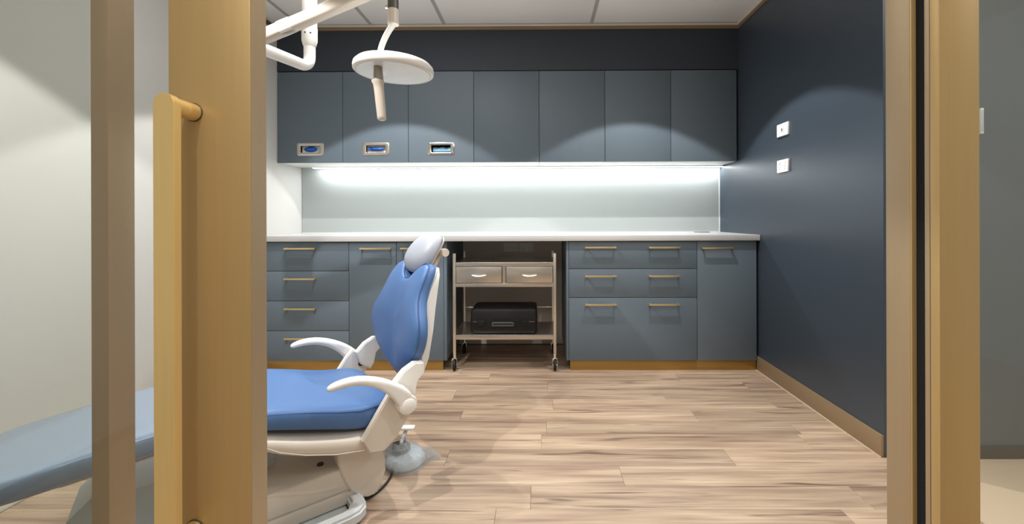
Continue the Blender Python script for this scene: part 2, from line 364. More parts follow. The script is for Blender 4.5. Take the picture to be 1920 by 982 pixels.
# ================================================================== joinery
GW = 'slate wall cabinets above the bench'
ux = [-1.918, -1.439, -.959, -.482, -.006, .472, .95, 1.428]
ZU0, ZU1 = 1.422, 2.08
ulab = ['slate wall cabinet beside the white wall, dispenser slot showing a dark blue oval',
        'slate wall cabinet behind the round lamp, dispenser slot showing a blue glove tip',
        'slate wall cabinet with bright steel dispenser slot showing pale blue tissue',
        'plain slate wall cabinet directly right of the pale blue tissue dispenser',
        'plain slate wall cabinet third from the navy wall',
        'plain slate wall cabinet second from the navy wall',
        'plain slate wall cabinet against the navy right wall']
slots = [(-1.774, -1.579), (-1.294, -1.099), (-.818, -.624)]
for i in range(7):
    a, b_ = ux[i], ux[i+1]
    c = thing('wall_cabinet', ulab[i], 'cabinet', ((a+b_)/2, YU+.15, ZU0), group=GW)
    body = MB(); z0, z1 = ZU0, ZU1
    body.box((a+.0005, YU+.019, z0), (a+.018, YB-.006, z1)).box((b_-.018, YU+.019, z0), (b_-.0005, YB-.006, z1))
    body.box((a+.018, YU+.019, z0), (b_-.018, YB-.006, z0+.018)).box((a+.018, YU+.019, z1-.018), (b_-.018, YB-.006, z1)).box((a+.018, YB-.018, z0+.018), (b_-.018, YB-.006, z1-.018))
    body.build('carcass', M['slate'], c)
    bx('bright_underside', M['white_trim'], (a+.001, YU+.019, z0-.0035), (b_-.001, YB-.008, z0-.0005), c)  # white sheet added to catch bounce and brighten the cabinet underside
    d0, d1 = a+.0018, b_-.0018
    dz0, dz1 = z0-.004, z1-.001
    if i < 3:
        s0, s1 = slots[i]; q0, q1 = s0+.026, s1-.026; zz0, zz1 = 1.4696+.020, 1.5625-.020
        dm = MB().box((d0, YU, dz0), (q0, YU+.018, dz1)).box((q1, YU, dz0), (d1, YU+.018, dz1)).box((q0, YU, dz0), (q1, YU+.018, zz0)).box((q0, YU, zz1), (q1, YU+.018, dz1))
        bmesh.ops.remove_doubles(dm.bm, verts=dm.bm.verts[:], dist=.00005)
        dr = dm.build('door', M['slate'], c)
        out = rrect(s0, s1, 1.4696, 1.5625, .016); inn = rrect(q0, q1, zz0, zz1, .004)
        fm = MB()
        fm.loft([[Vector((p[0], yy, p[1])) for p in pl] for pl, yy in ((out, YU), (out, YU-.003), (rrect(s0+.003, s1-.003, 1.4726, 1.5595, .014), YU-.005), (rrect(q0-.003, q1+.003, zz0-.003, zz1+.003, .006), YU-.005), (inn, YU-.003), (inn, YU+.03))], caps=False)
        fm.build('dispenser_frame', M['steel_plain'] if i < 2 else M['chrome'], dr, smooth=True)
    else:
        bx('door', M['slate'], (d0, YU, dz0), (d1, YU+.018, dz1), c, .001)
# glove and tissue boxes sitting in the dispenser slots
blab = ['white glove box with smooth dark blue oval, in slot nearest the white wall',
        'white glove box with crumpled bright blue glove, in slot behind the lamp', 'pale blue tissue pack in the bright steel dispenser slot']
for i in range(3):
    s0, s1 = slots[i]; cx = (s0+s1)/2+((s0+s1)/2/3.1*.026 if i < 2 else .006)
    z0 = ZU0+.018
    if i < 2:
        g = thing('glove_box', blab[i], 'box', (cx, YU+.09, z0), group='glove boxes in the wall cabinets')
        g0 = MB().box((cx-.075, YU+.03, z0), (cx+.085, YU+.12, 1.556-.012*i), .002); g0.build('carton', M['cardboard'], g, smooth=True)
        if i == 0:
            e = MB(); e.lathe([(.001, -.001), (.024, 0), (.026, .003), (.02, .009), (.001, .013)], n=28)
            for v in e.bm.verts: v.co = Vector((cx+.003+v.co.x*1.9, YU+.030-v.co.z, 1.5205-v.co.y*.78))
            e.build('glove', M['glove'], g, smooth=True)
        else:
            e = MB(); rings = []
            for k in range(7):
                f = k/6; w_ = .058*math.sin(math.pi*(.16+.8*f))**.8+.002; xc = cx-.002+.012*math.sin(5*f)
                rings.append([Vector((xc+w_*math.cos(t2)*(1+.16*math.sin(3*t2+k)), YU+.030-.02*math.sin(math.pi*f)*(1+.3*math.sin(4*t2))+.004*math.sin(t2*2), 1.505+.028*f+.006*math.sin(t2*3+k)*(f > .2))) for t2 in [2*math.pi*q/16 for q in range(16)]])
            for k, rg in enumerate(rings):
                for p in rg: p.y += .006*math.sin(p.x*140)
            # folded glove cuff: soft lobes
            e.loft(rings); e.build('glove', M['glove'], g, smooth=True, sub=1)
    else:
        g = thing('tissue_pack', blab[i], 'tissue pack', (cx, YU+.09, z0))
        MB().box((cx-.078, YU+.045, z0), (cx+.082, YU+.14, 1.528), .004).build('wrapper', M['mask'], g, smooth=True)
        e = MB(); rings = []
        for k in range(13):
            x_ = cx-.07+.14*k/12
            rings.append([Vector((x_, YU+.045, 1.495)), Vector((x_, YU+.022+.004*math.sin(k*1.7), 1.505)), Vector((x_, YU+.026+.005*math.sin(k), 1.528+.004*math.sin(k*1.3))), Vector((x_, YU+.05, 1.534))])
        e.loft(rings); e.build('tissue', M['mask'], g, smooth=True)

# base cabinets
ZK, ZT = .066, .858
def pull(parent, cx, z, L_=.205):
    m = MB(); yb = YD-.030
    m.box((cx-L_/2, yb, z-.0052), (cx+L_/2, yb+.010, z+.0052), .001)
    for s_ in (-1, 1): m.box((cx+s_*(L_/2-.010)-.006, yb+.008, z-.0052), (cx+s_*(L_/2-.010)+.006, YD+.001, z+.0052), .0008)
    o = m.build('pull_handle', M['brass'], parent, smooth=True); return o
def base_cab(label, x0, x1, fronts, kick, panel=None):
    c = thing('base_cabinet', label, 'cabinet', ((x0+x1)/2, YD+.3, 0), group='slate base cabinets under the bench')
    bx('carcass', M['slate'], (x0, YD+.02, ZK+.002), (x1, YB-.006, ZT-.001), c)
    for name, a, b_, z0, z1, hs in fronts:
        f = bx(name, M['slate'], (a+.0017, YD, z0+.0017), (b_-.0017, YD+.018, z1-.0017), c, .001)
        for hx_, hz in hs: pull(f, hx_, hz)
    if panel: bx('end_panel', M['slate'], (panel[0], YD, ZK+.002), (panel[1], YB-.006, ZT-.001), c, .001)
    bx('kickboard', M['kick'], (kick[0], YD+.012, .001), (kick[1], YD+.03, ZK+.001), c, .001)
    return c
xl = XL+.004; zl = [.066, .266, .464, .662, .855]
base_cab('slate base cabinet of four stacked drawers beside the white wall', xl, -1.27, [('drawer', xl, -1.27, zl[k], zl[k+1], [(-1.585, [.219, .415, .612, .812][k])]) for k in range(4)], (xl, -1.27))
base_cab('slate two door base cabinet with brass pulls, behind the dental chair', -1.27, -.64, [('door', -1.27, -.954, .066, .855, [(-1.085, .811)]), ('door', -.954, -.64, .066, .855, [(-.818, .811)])], (-1.2701, -.648), (-.6395, -.621))
zr = [.066, .483, .673, .855]
base_cab('slate base cabinet of three wide drawers with paired pulls, right of trolley', .1865, 1.033, [('drawer', .1865, 1.033, zr[k], zr[k+1], [(.395, [.440, .626, .814][k]), (.813, [.440, .626, .813][k])]) for k in range(3)], (.196, 1.033), (.1715, .186))
base_cab('slate single door base cabinet with one brass pull, beside the navy wall', 1.033, 1.4245, [('door', 1.033, 1.4245, .066, .855, [(1.162, .809)])], (1.0331, 1.424))
# bench top, splashback, LED strip
wt = bx('benchtop', M['stone'], (XL+.002, 2.80, ZT), (XR-.002, YB-.002, .8955), None, .002); tag(wt, 'long white stone bench top over the slate base cabinets', 'bench top')
sp = thing('splashback', 'pale glossy glass splashback between bench top and wall cabinets', 'splashback', (-.2, YB-.008, .8955))
bx('glass_sheet', M['backglass'], (XL+.003, YB-.008, .9), (XR-.012, YB-.0005, ZU0), sp)
bx('sealant_line', M['white_trim'], (XL+.003, YB-.011, .8956), (XR-.003, YB-.001, .9), sp)
bx('edge_trim', M['glass_edge'], (XR-.0115, YB-.010, .9), (XR-.002, YB-.0005, ZU0), sp)
ls = thing('under_cabinet_light', 'bright white linear light under the wall cabinets', 'light', (-.2, 3.375, ZU0))
bx('channel', M['white_trim'], (XL+.11, 3.355, ZU0-.010), (XR-.003, 3.395, ZU0-.004), ls)
bx('diffuser', M['led'], (XL+.12, 3.359, ZU0-.0135), (XR-.005, 3.391, ZU0-.010), ls)
o = area('strip_glow', Vector((-.145, 3.375, ZU0-.015))-Vector(ls.location), (3.16, .03), P_STRIP, (0, 0, 0), (.96, .98, 1), ls)
gm = thing('cable_grommet', 'flat round steel cable grommet on the bench top near the navy wall', 'grommet', (1.255, 3.32, .8955))
MB().lathe([(.001, 0), (.062, 0), (.062, .002), (.055, .0035), (.05, .0025), (.001, .0025)], (1.255, 3.32, .8956)).build('flange', M['dark_metal'], gm, smooth=True)
MB().lathe([(.001, .0025), (.044, .0025), (.044, .005), (.001, .0055)], (1.255, 3.32, .8956)).build('cover', M['steel_plain'], gm, smooth=True)

# power outlets: two on the navy wall, two in the niche
def outlet(loc, facing, label, kind, w_=.114, h_=.074, plate='plastic', group=None):
    t = thing('power_outlet', label, 'outlet', loc, group=group)
    def mp(a, d, z):   # a along the wall, d out of the wall
        return Vector(loc)+(Vector((-d, a, z)) if facing == 'x' else Vector((a, -d, z)))
    def pl(x0, x1, z0, z1, d0, d1, r, name, m, par):
        mm = MB(); mm.prism(rrect(x0, x1, z0, z1, r, 3), lambda p: mp(p[0], d0, p[1]), lambda p: mp(p[0], d1, p[1]), .0012); return mm.build(name, m, par, smooth=True)
    f = pl(-w_/2, w_/2, -h_/2, h_/2, .0005, .011, .004, 'face_plate', M[plate], t)
    if kind == 'double':
        for s_ in (-1, 1):
            pl(s_*.028-.007, s_*.028+.007, .012, .026, .011, .014, .002, 'rocker', M[plate], t)
            sl = MB()
            for dx, dz in ((-.007, -.002), (.007, -.002), (0, -.016)):
                a0, a1 = mp(s_*.028+dx-.0012, .0112, dz-.004), mp(s_*.028+dx+.0012, .0118, dz+.004)
                sl.box([min(p, q) for p, q in zip(a0, a1)], [max(p, q) for p, q in zip(a0, a1)])
            sl.build('socket_slots', M['screw'], t)
    else:
        pl(-.013, .013, -.012, .012, .011, .013, .002, 'insert', M['plastic_grey'], t)
        pl(-.004, .004, -.004, .006, .013, .0136, .001, 'jack', M['black'], t)
    return t
outlet((XR, 2.528, 1.526), 'x', 'white wall plate with single dark jack, upper one on the navy wall', 'data')
outlet((XR, 2.528, 1.312), 'x', 'white double power outlet, lower of the two plates on the navy wall', 'double')
outlet((-.236, YB, .772), 'y', 'power outlet in the dim trolley niche, left of the pair', 'double', group=None)
outlet((-.112, YB, .772), 'y', 'power outlet in the dim trolley niche, right of the pair', 'double', group=None)
sw = thing('wall_switch', 'slim white switch plate on the return wall beside the jamb', 'switch', (1.835, 1.8, 1.46))
bx('cover', M['plastic'], (1.820, 1.774, 1.352), (1.8335, 1.7995, 1.458), sw, .001)
bx('rocker', M['plastic_grey'], (1.8225, 1.772, 1.362), (1.831, 1.774, 1.448), sw, .0006)

# ================================================================== trolley in the niche
tr = thing('instrument_trolley', 'stainless steel two drawer trolley on castors in the niche under the bench', 'trolley', (-.24, 3.0, 0))
tx0, tx1, ty0, ty1 = -.580, .104, 2.82, 3.20
def post(x, y, zt_):
    p = bx('post', M['steel_plain'], (x-.0095, y-.0095, .105), (x+.0095, y+.0095, zt_), tr, .0015)
    cs = MB(); cs.cyl((x, y, .085), (x, y, .106), .011).box((x-.015, y-.012, .078), (x+.015, y+.012, .086), .002)
    for s_ in (-1, 1): cs.box((x+s_*.0155-.0012, y-.014, .025), (x+s_*.0155+.0012, y+.010, .08), .0005)
    cs.cyl((x-.017, y, .036), (x+.017, y, .036), .006); cs.box((x-.02, y-.02, .072), (x-.005, y-.01, .078), .001)
    cs.build('castor_fork', M['chrome'], p, smooth=True)
    MB().lathe([(.002, -.009), (.030, -.009), (.0355, -.006), (.036, 0), (.0355, .006), (.030, .009), (.002, .009)], (x, y-.002, .0362), 24, (1, 0, 0)).build('wheel', M['black'], p, smooth=True)
for x in (tx0+.0095, tx1-.0095):
    post(x, ty0+.01, .776); post(x, ty1-.01, .765)
def tray(name, z0, z1, lip): 
    m = MB(); m.box((tx0+.019, ty0+.004, z0), (tx1-.019, ty0+.012, z1), .0015).box((tx0+.019, ty1-.012, z0), (tx1-.019, ty1-.004, z1+lip), .0015)
    m.box((tx0+.004, ty0+.02, z0), (tx0+.012, ty1-.02, z1+lip), .0015).box((tx1-.012, ty0+.02, z0), (tx1-.004, ty1-.02, z1+lip), .0015)
    m.box((tx0+.012, ty0+.012, z0+.004 if lip else z1-.003), (tx1-.012, ty1-.012, z0+.007 if lip else z1)); return m.build(name, M['steel'], tr, smooth=True)
tray('top_shelf', .690, .717, 0); tray('drawer_tray', .554, .578, 0)
m = MB(); m.box((tx0+.012, ty0+.012, .207), (tx1-.012, ty1-.012, .236)).box((tx0+.019, ty0+.004, .205), (tx1-.019, ty0+.012, .236), .0015).box((tx0+.004, ty0+.02, .205), (tx0+.012, ty1-.02, .246), .0015).box((tx1-.012, ty0+.02, .205), (tx1-.004, ty1-.02, .246), .0015)
m.build('bottom_shelf', M['steel'], tr, smooth=True)
xm = (-.252, -.230)
bx('drawer_divider', M['steel'], (xm[0], ty0+.008, .578), (xm[1], ty0+.02, .69), tr)
bx('housing_side', M['steel'], (tx0+.012, ty0+.03, .578), (tx0+.016, ty1-.02, .69), tr)
bx('housing_side', M['steel'], (tx1-.016, ty0+.03, .578), (tx1-.012, ty1-.02, .69), tr)
bx('housing_back', M['steel'], (tx0+.012, ty1-.016, .578), (tx1-.012, ty1-.012, .69), tr)
for a, b_ in ((tx0+.021, xm[0]-.004), (xm[1]+.004, tx1-.022)):
    d = MB().box((a, ty0+.004, .581), (b_, ty0+.02, .687), .002).box((a+.004, ty0+.02, .585), (b_-.004, ty1-.03, .66)).build('drawer', M['steel'], tr, smooth=True)
    c = (a+b_)/2
    MB().tube([(c+.048*k/4, ty0+.006-.022*math.cos(k/4*math.pi/2), .632-.006*(1-(k/4)**2)) for k in range(-4, 5)], [.0022]+[.0045]*7+[.0022], 10, flat=((0, 0, 1), 1.15)).build('drawer_pull', M['plastic'], d, smooth=True)
for z, nm in ((.757, 'top_guard_rail'), (.345, 'lower_guard_rail')):
    m = MB(); m.cyl((tx0+.01, ty1-.01, z), (tx1-.01, ty1-.01, z), .003, n=8)
    if z > .5:
        pass
    m.build(nm, M['steel_plain'], tr, smooth=True)
# hard case on the bottom shelf
cx0, cx1, cy0, cy1, cz0, cz1 = -.470, -.022, 2.842, 3.10, .2365, .404
hc = thing('equipment_case', 'black moulded carry case with front handle on the trolley bottom shelf', 'case', ((cx0+cx1)/2, (cy0+cy1)/2, cz0))
def case_half(name, za, zb_, tb):
    m = MB(); rings = []
    for z, ins in ((za, .008 if not tb else .0), (za+.008, 0.), (zb_-.02, 0.), (zb_-.006, .004), (zb_, .014)) if tb else ((za, .014), (za+.006, .004), (za+.02, 0), (zb_, 0)):
        tp = .004*((z-.32)/.08)
        rings.append([Vector((p[0], p[1], z)) for p in rrect(cx0+ins+abs(tp), cx1-ins-abs(tp), cy0+ins+abs(tp), cy1-ins-abs(tp), .022, 4)])
    m.loft(rings); return m.build(name, M['case'], hc, smooth=True)
case_half('lid', .3195, cz1, True); case_half('lower_shell', cz0, .3185, False)
ch = MB(); cxm = (cx0+cx1)/2-.005
ch.box((cxm-.074, cy0-.012, .2895), (cxm+.074, cy0+.004, .303), .004).box((cxm-.074, cy0-.010, .303), (cxm-.062, cy0+.006, .315), .003).box((cxm+.062, cy0-.010, .303), (cxm+.074, cy0+.006, .315), .003).box((cxm-.066, cy0-.016, .309), (cxm+.066, cy0+.002, .318), .003)
ch.build('handle', M['case_hi'], hc, smooth=True)
m = MB(); m.prism([(cxm-.085, .30), (cxm-.075, .335), (cxm-.04, .345), (cxm+.04, .345), (cxm+.075, .335), (cxm+.085, .30)], lambda p: Vector((p[0], cy0-.001, p[1])), lambda p: Vector((p[0], cy0+.01, p[1])), .001)
m.build('handle_recess', M['case'], hc, smooth=True)
for s_ in (-1, 1):
    MB().box((cxm+s_*.145-.024, cy0-.005, .291), (cxm+s_*.145+.024, cy0+.008, .327), .002).box((cxm+s_*.145-.02, cy0-.008, .296), (cxm+s_*.145+.02, cy0, .301), .0015).build('latch', M['case'], hc, smooth=True)
bx('parting_rib', M['case_hi'], (cx0+.02, cy0-.0025, .3155), (cxm-.175, cy0+.004, .3225), hc, .001); bx('parting_rib', M['case_hi'], (cxm+.175, cy0-.0025, .3155), (cx1-.02, cy0+.004, .3225), hc, .001)

# ================================================================== dental chair (local frame: x towards the feet, y towards the near side)
TH = math.radians(220)
dc = thing('dental_chair', 'dental chair with blue vinyl seat and back and white shell', 'chair', (-.652, 1.728, 0), TH, local=True)
def V(u, v, z): return Vector((u, -v, z))
def sring(u, w_, zt_, zb_, n=28, ex=.45, dish=0., v0=0.):
    r = []; zm = (zt_+zb_)/2; h_ = (zt_-zb_)/2
    for i in range(n):
        t_ = 2*math.pi*i/n; c_, s_ = math.cos(t_), math.sin(t_)
        vv = w_*math.copysign(abs(c_)**ex, c_); zz = zm+h_*math.copysign(abs(s_)**ex, s_)
        if s_ > 0 and dish: zz -= dish*(1-(vv/w_)**2)*s_
        r.append(V(u, v0+vv, zz))
    return r
def cushion(name, st, m, par, dish=0., ex=.45):
    mb = MB(); mb.loft([sring(u, w_, a, b, dish=dish, ex=ex) for u, w_, a, b in st]); return mb.build(name, m, par, smooth=True, sub=1)
seat_st = [(.012, .10, .345, .300), (.022, .17, .362, .285), (.05, .215, .374, .272), (.09, .238, .376, .266), (.15, .248, .378, .274), (.22, .25, .394, .298), (.32, .25, .422, .329), (.43, .25, .446, .364), (.52, .245, .460, .385), (.558, .235, .456, .39), (.566, .20, .445, .40)]
seat = cushion('seat_cushion', seat_st, M['blue'], dc, .006)
def seam(st, dv, dz, name, par):
    for sgn in (-1, 1):
        MB().tube([V(u, sgn*(w_+dv), a+dz) for u, w_, a, b in st[2:-2]], .0022, 6).build(name, M['piping'], par, smooth=True)
seam(seat_st, -.006, -.024, 'piping', seat)
leg_st = [(.574, .20, .446, .40), (.582, .235, .458, .386), (.62, .235, .456, .378), (.68, .228, .446, .374), (.74, .224, .440, .370), (.80, .222, .432, .360), (.87, .220, .422, .352), (.95, .215, .412, .344), (1.01, .20, .404, .338), (1.045, .165, .396, .338), (1.065, .11, .388, .342), (1.072, .05, .378, .350)]
leg = cushion('leg_rest_cushion', leg_st, M['leg'], dc, .004, .3); leg['label'] = 'leg rest under a clear grey plastic cover'; seam(leg_st, -.006, -.022, 'piping', leg)
MB().loft([sring(u, w_, a, b, n=20) for u, w_, a, b in ((.57, .18, .385, .365), (.7, .18, .372, .352), (.85, .165, .352, .335), (.95, .11, .345, .332))]).build('leg_rest_plate', M['plastic_warm'], dc, smooth=True)
# seat shell with the two side plates that carry back and arms
sh = MB(); sh.loft([sring(u, w_, a, b, ex=.55) for u, w_, a, b in ((.60, .20, .385, .352), (.53, .235, .385, .332), (.47, .25, .375, .318), (.427, .255, .366, .302), (.388, .257, .352, .275), (.322, .257, .330, .247), (.235, .257, .305, .218), (.147, .257, .282, .200), (.09, .25, .285, .203), (.05, .235, .30, .235), (.02, .21, .31, .27))])
shell = sh.build('seat_shell', M['plastic_warm'], dc, smooth=True, sub=1)
MB().tube([V(u, -.2575, z) for u, z in ((.43, .332), (.388, .303), (.322, .272), (.235, .243), (.147, .226), (.10, .228))], .0016, 6).build('shell_groove', M['plastic_warm'], shell, smooth=True)
plate = [(.155, .262), (.106, .334), (.063, .396), (.036, .424), (.004, .408), (-.024, .385), (-.033, .356), (-.022, .318), (.014, .272), (.04, .238), (.08, .206), (.13, .215)]
for sgn in (-1, 1):
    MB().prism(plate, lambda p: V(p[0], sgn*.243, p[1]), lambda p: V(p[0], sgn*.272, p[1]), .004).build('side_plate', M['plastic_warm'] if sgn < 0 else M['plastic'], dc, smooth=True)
MB().cyl(V(.002, .2425, .358), V(.002, .2395, .358), .011, n=20).build('pivot_bolt', M['screw'], dc, smooth=True)
# arms
arm_c = [(.270, .472), (.262, .4745), (.245, .480), (.20, .4845), (.152, .4755), (.105, .456), (.062, .426), (.028, .392), (.012, .359)]
arm_r = [.0045, .0105, .0132, .0150, .0160, .0180, .0235, .0300, .0330]
for sgn in (-1, 1):
    a = MB(); a.tube([V(u, sgn*.296, z) for u, z in arm_c], arm_r, 18, flat=((0, 1, 0), 1.0))
    for v in a.bm.verts: v.co.y = -sgn*(.296+max(-.022, min(.020, (abs(v.co.y)-.296)*1.25)))
    ar = a.build('armrest', M['plastic'], dc, smooth=True, sub=1)
    MB().lathe([(.001, -.026), (.033, -.026), (.034, .012), (.031, .018), (.001, .018)], V(.012, sgn*.296, .359), 28, (0, -sgn, 0)).build('arm_boss', M['plastic'], ar, smooth=True)
    MB().lathe([(.0255, .0), (.0265, .0)]+[(.0255, .021), (.022, .0235), (.001, .0245)], V(.012, sgn*.296, .357), 28, (0, -sgn, 0)).build('pivot_cap', M['plastic'], ar, smooth=True)
# back
BO = (-.087, .366); E_ = (-.163, .9866); Nn = (.9866, .163)
def Bk(v, t_, d):
    d = d-.032+.457*t_-1.010*t_*t_      # lumbar bow
    return V(BO[0]+E_[0]*t_+Nn[0]*d, v, BO[1]+E_[1]*t_+Nn[1]*d)
half = [(0, -.002), (.035, .004), (.085, .03), (.135, .058), (.185, .09), (.225, .125), (.248, .165), (.252, .205), (.238, .245), (.212, .28), (.188, .315), (.174, .35), (.170, .385), (.166, .415), (.156, .440), (.138, .458), (.116, .464), (.094, .458), (.074, .442), (.056, .420), (.036, .402), (.016, .394), (0, .393)]
outl = half+[(-v, t_) for v, t_ in reversed(half[1:-1])]
cy = .225
def scl(k): return [(v*k, cy+(t_-cy)*k) for v, t_ in outl]
bk = MB()
def dep(v, t_, d, k): return d-.016*k_groove(v, t_)*min(1, (1-k)*4+.12)
def k_groove(v, t_): return math.exp(-(v/.055)**2)*(1 if t_ > .05 else .3)
prof = [(.80, 0, -.004), (.965, .0, .004), (1.0, 0, .018), (1.0, 0, .038), (.985, 0, .050), (.95, 0, .058), (.86, 0, .064), (.72, 0, .066), (.55, 0, .065), (.36, 0, .062), (.18, 0, .060), (.05, 0, .060)]
bk.loft([[Bk(v, t_, dep(v, t_, d, k)) for v, t_ in scl(k)] for k, _, d in prof])
back = bk.build('backrest_cushion', M['blue'], dc, smooth=True, sub=1)
MB().tube([Bk(v, t_, .0475) for v, t_ in scl(.998)]+[Bk(*scl(.998)[0], .0475)], .0018, 6).build('piping', M['piping'], back, smooth=True)
bs = MB(); bh = [(0, .0), (.08, .005), (.15, .03), (.172, .09), (.172, .2), (.162, .28), (.156, .36), (.152, .42), (.135, .450), (.06, .452), (0, .452)]
bo = bh+[(-v, t_) for v, t_ in reversed(bh[1:-1])]
bs.prism(bo, lambda p: V(BO[0]-.180*p[1]-.030, p[0], BO[1]+E_[1]*p[1]), lambda p: Bk(p[0], p[1], .004), .006)
bshell = bs.build('back_shell', M['plastic'], dc, smooth=True)
for sgn in (-1, 1):
    pl_ = [(-.030, .336), (.012, .366), (.030, .420), (-.005, .455), (-.045, .475), (-.080, .470), (-.082, .43), (-.055, .405), (-.046, .36)]
    MB().prism(pl_, lambda p: V(p[0], sgn*.205, p[1]), lambda p: V(p[0], sgn*.240, p[1]), .004).build('back_bracket', M['plastic'], dc, smooth=True)
# headrest
hc_ = (-.196, .862); ax = (-.53, .848); nn = (.848, .53)
def Hd(a, v, d): return V(hc_[0]+ax[0]*a+nn[0]*d, v, hc_[1]+ax[1]*a+nn[1]*d)
hm = MB(); rings = []
for a, wv, th in ((-.100, .035, .010), (-.094, .062, .026), (-.076, .088, .044), (-.048, .102, .056), (-.01, .106, .058), (.03, .102, .050), (.062, .092, .036), (.084, .074, .022), (.096, .048, .010), (.100, .024, .004)):
    rg = []
    for i in range(24):
        t_ = 2*math.pi*i/24; c_, s_ = math.cos(t_), math.sin(t_)
        dd = th*abs(s_)**.8 if s_ > 0 else -.010*abs(s_)**.5*min(1, th/.03)
        rg.append(Hd(a, wv*math.copysign(abs(c_)**.7, c_), dd))
    rings.append(rg)
hm.loft(rings); head = hm.build('headrest', M['headgrey'], dc, smooth=True, sub=1)
MB().prism(rrect(-.082, .088, -.085, .085, .04), lambda p: Hd(p[0], p[1], -.011), lambda p: Hd(p[0], p[1], -.019), .002).build('headrest_plate', M['plastic_warm'], head, smooth=True)
MB().box((-1, -1, -1), (1, 1, 1)).bm.free()
hbar = MB(); hbar.tube([V(-.165, -.045, .735), V(-.196, -.045, .775), V(-.246, -.045, .862)], .011, 12, flat=((0, 1, 0), 2.0)); hbar.build('headrest_bar', M['plastic_warm'], dc, smooth=True)
MB().lathe([(.001, -.06), (.0165, -.06), (.0175, -.057), (.0175, .057), (.0165, .06), (.001, .06)], V(-.246, -.035, .862), 24, (0, 1, 0)).build('headrest_knob', M['plastic_warm'], dc, smooth=True)
# lift body, hinge cover, base
lb = MB(); lb.box((.06, -.18, .062), (.62, .18, .145), .010, 3).box((.07, -.1795, .016), (.62, .1795, .060), .006, 2).box((.075, -.174, .05), (.61, .174, .075))
lift = lb.build('lift_arm', M['plastic_warm'], dc, smooth=True)
MB().cyl(V(.245, -.10, .144), V(.245, -.10, .149), .011, n=16).build('screw_hole', M['screw'], lift, smooth=True)
hp = [(.212, .215), (.209, .176), (.200, .138), (.187, .10), (.168, .064), (.140, .032), (.109, .017), (.085, .018), (.062, .045), (.046, .09), (.050, .14), (.066, .19), (.09, .215)]
for sgn in (-1, 1):
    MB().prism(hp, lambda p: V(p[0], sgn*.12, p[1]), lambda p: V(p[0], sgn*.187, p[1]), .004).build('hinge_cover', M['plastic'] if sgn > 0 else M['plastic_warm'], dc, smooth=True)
bx_ = MB(); bx_.loft([[V(u, v, z) for u, z in ((.37, .10), (.37, .172), (.66, .205), (.82, .214), (.865, .170), (.88, .05), (.88, .02), (.40, .02))] for v in (.0, .004, .20, .204)])
bx_.build('front_cover', M['pale_base'], dc, smooth=True, angle=30)
bp = MB(); bp.prism([(.70, -.292), (.20, -.292), (.165, -.285), (.140, -.262), (.132, -.235), (.128, -.1), (.128, .1), (.132, .235), (.140, .262), (.165, .285), (.20, .292), (.70, .292), (.70, .248), (.215, .248), (.190, .238), (.178, .215), (.176, .1), (.176, -.1), (.178, -.215), (.190, -.238), (.215, -.248), (.70, -.248)],
         lambda p: V(p[0], p[1], .004), lambda p: V(p[0], p[1], .044), .008)
bp.build('base_frame', M['plastic_grey'], dc, smooth=True)
MB().box((.18, -.25, .002), (.9, .25, .012), .003).build('base_plate', M['pale_base'], dc, smooth=True)

# foot control wrapped in plastic behind the chair, and its cable
fp = thing('foot_control', 'round grey foot control wrapped in clear plastic on the floor behind the chair', 'foot pedal', (-.56, 1.76, 0), local=True)
MB().lathe([(.001, .002), (.074, .002), (.079, .010), (.076, .030), (.066, .040), (.055, .043), (.001, .044)], (0, 0, 0), 36).build('base', M['plastic_grey'], fp, smooth=True)
MB().lathe([(.001, .044), (.040, .044), (.043, .050), (.042, .062), (.036, .067), (.001, .068)], (-.028, .012, 0), 28).build('pedal_disc', M['dark_metal'], fp, smooth=True)
MB().tube([(-.028, .03, .06), (-.020, .05, .09), (-.012, .058, .115)], [.010, .008, .007], 10).build('lever_stem', M['plastic_grey'], fp, smooth=True)
MB().box((-.052, .038, .112), (.022, .072, .124), .005).build('lever_pad', M['plastic'], fp, smooth=True)
wr = MB(); wrr = []
for k, (z, rr) in enumerate(((.001, .094), (.014, .096), (.032, .091), (.046, .082), (.052, .062), (.068, .050), (.076, .040), (.092, .030))):
    wrr.append([Vector((-.028*min(1, k/4)+rr*(1+.05*math.sin(5*t_+k*1.3)+.03*math.sin(9*t_+k))*math.cos(t_)+(.055*math.exp(-((t_-.35)/.16)**2) if k < 4 else 0)+(0 if k < 4 else 0), rr*(1+.05*math.sin(4*t_+k))*math.sin(t_), max(.001, z+.004*math.sin(7*t_+2*k)*(k > 0)))) for t_ in [2*math.pi*q/48 for q in range(48)]])
wr.loft(wrr, caps=False); wr.build('plastic_wrap', M['wrap'], fp, smooth=True)
cpts = [(-.632, 1.735, .035), (-.610, 1.722, .03), (-.592, 1.695, .016), (-.585, 1.66, .006), (-.588, 1.61, .005), (-.600, 1.565, .005), (-.622, 1.53, .006), (-.652, 1.505, .010), (-.69, 1.495, .014)]
def smooth_pts(p, n=4):
    p = [Vector(q) for q in p]; o = []
    for i in range(len(p)-1):
        a, b_, c, d = p[max(i-1, 0)], p[i], p[i+1], p[min(i+2, len(p)-1)]
        for k in range(n):
            t_ = k/n; o.append(.5*((2*b_)+(c-a)*t_+(2*a-5*b_+4*c-d)*t_*t_+(3*b_-a-3*c+d)*t_**3))
    return o+[p[-1]]
cb = MB().tube(smooth_pts(cpts), .0045, 10).build('power_cable', M['cable'], smooth=True, org=(-.61, 1.6, 0)); tag(cb, 'black cable looping over the floor from the foot control to the chair base', 'cable')

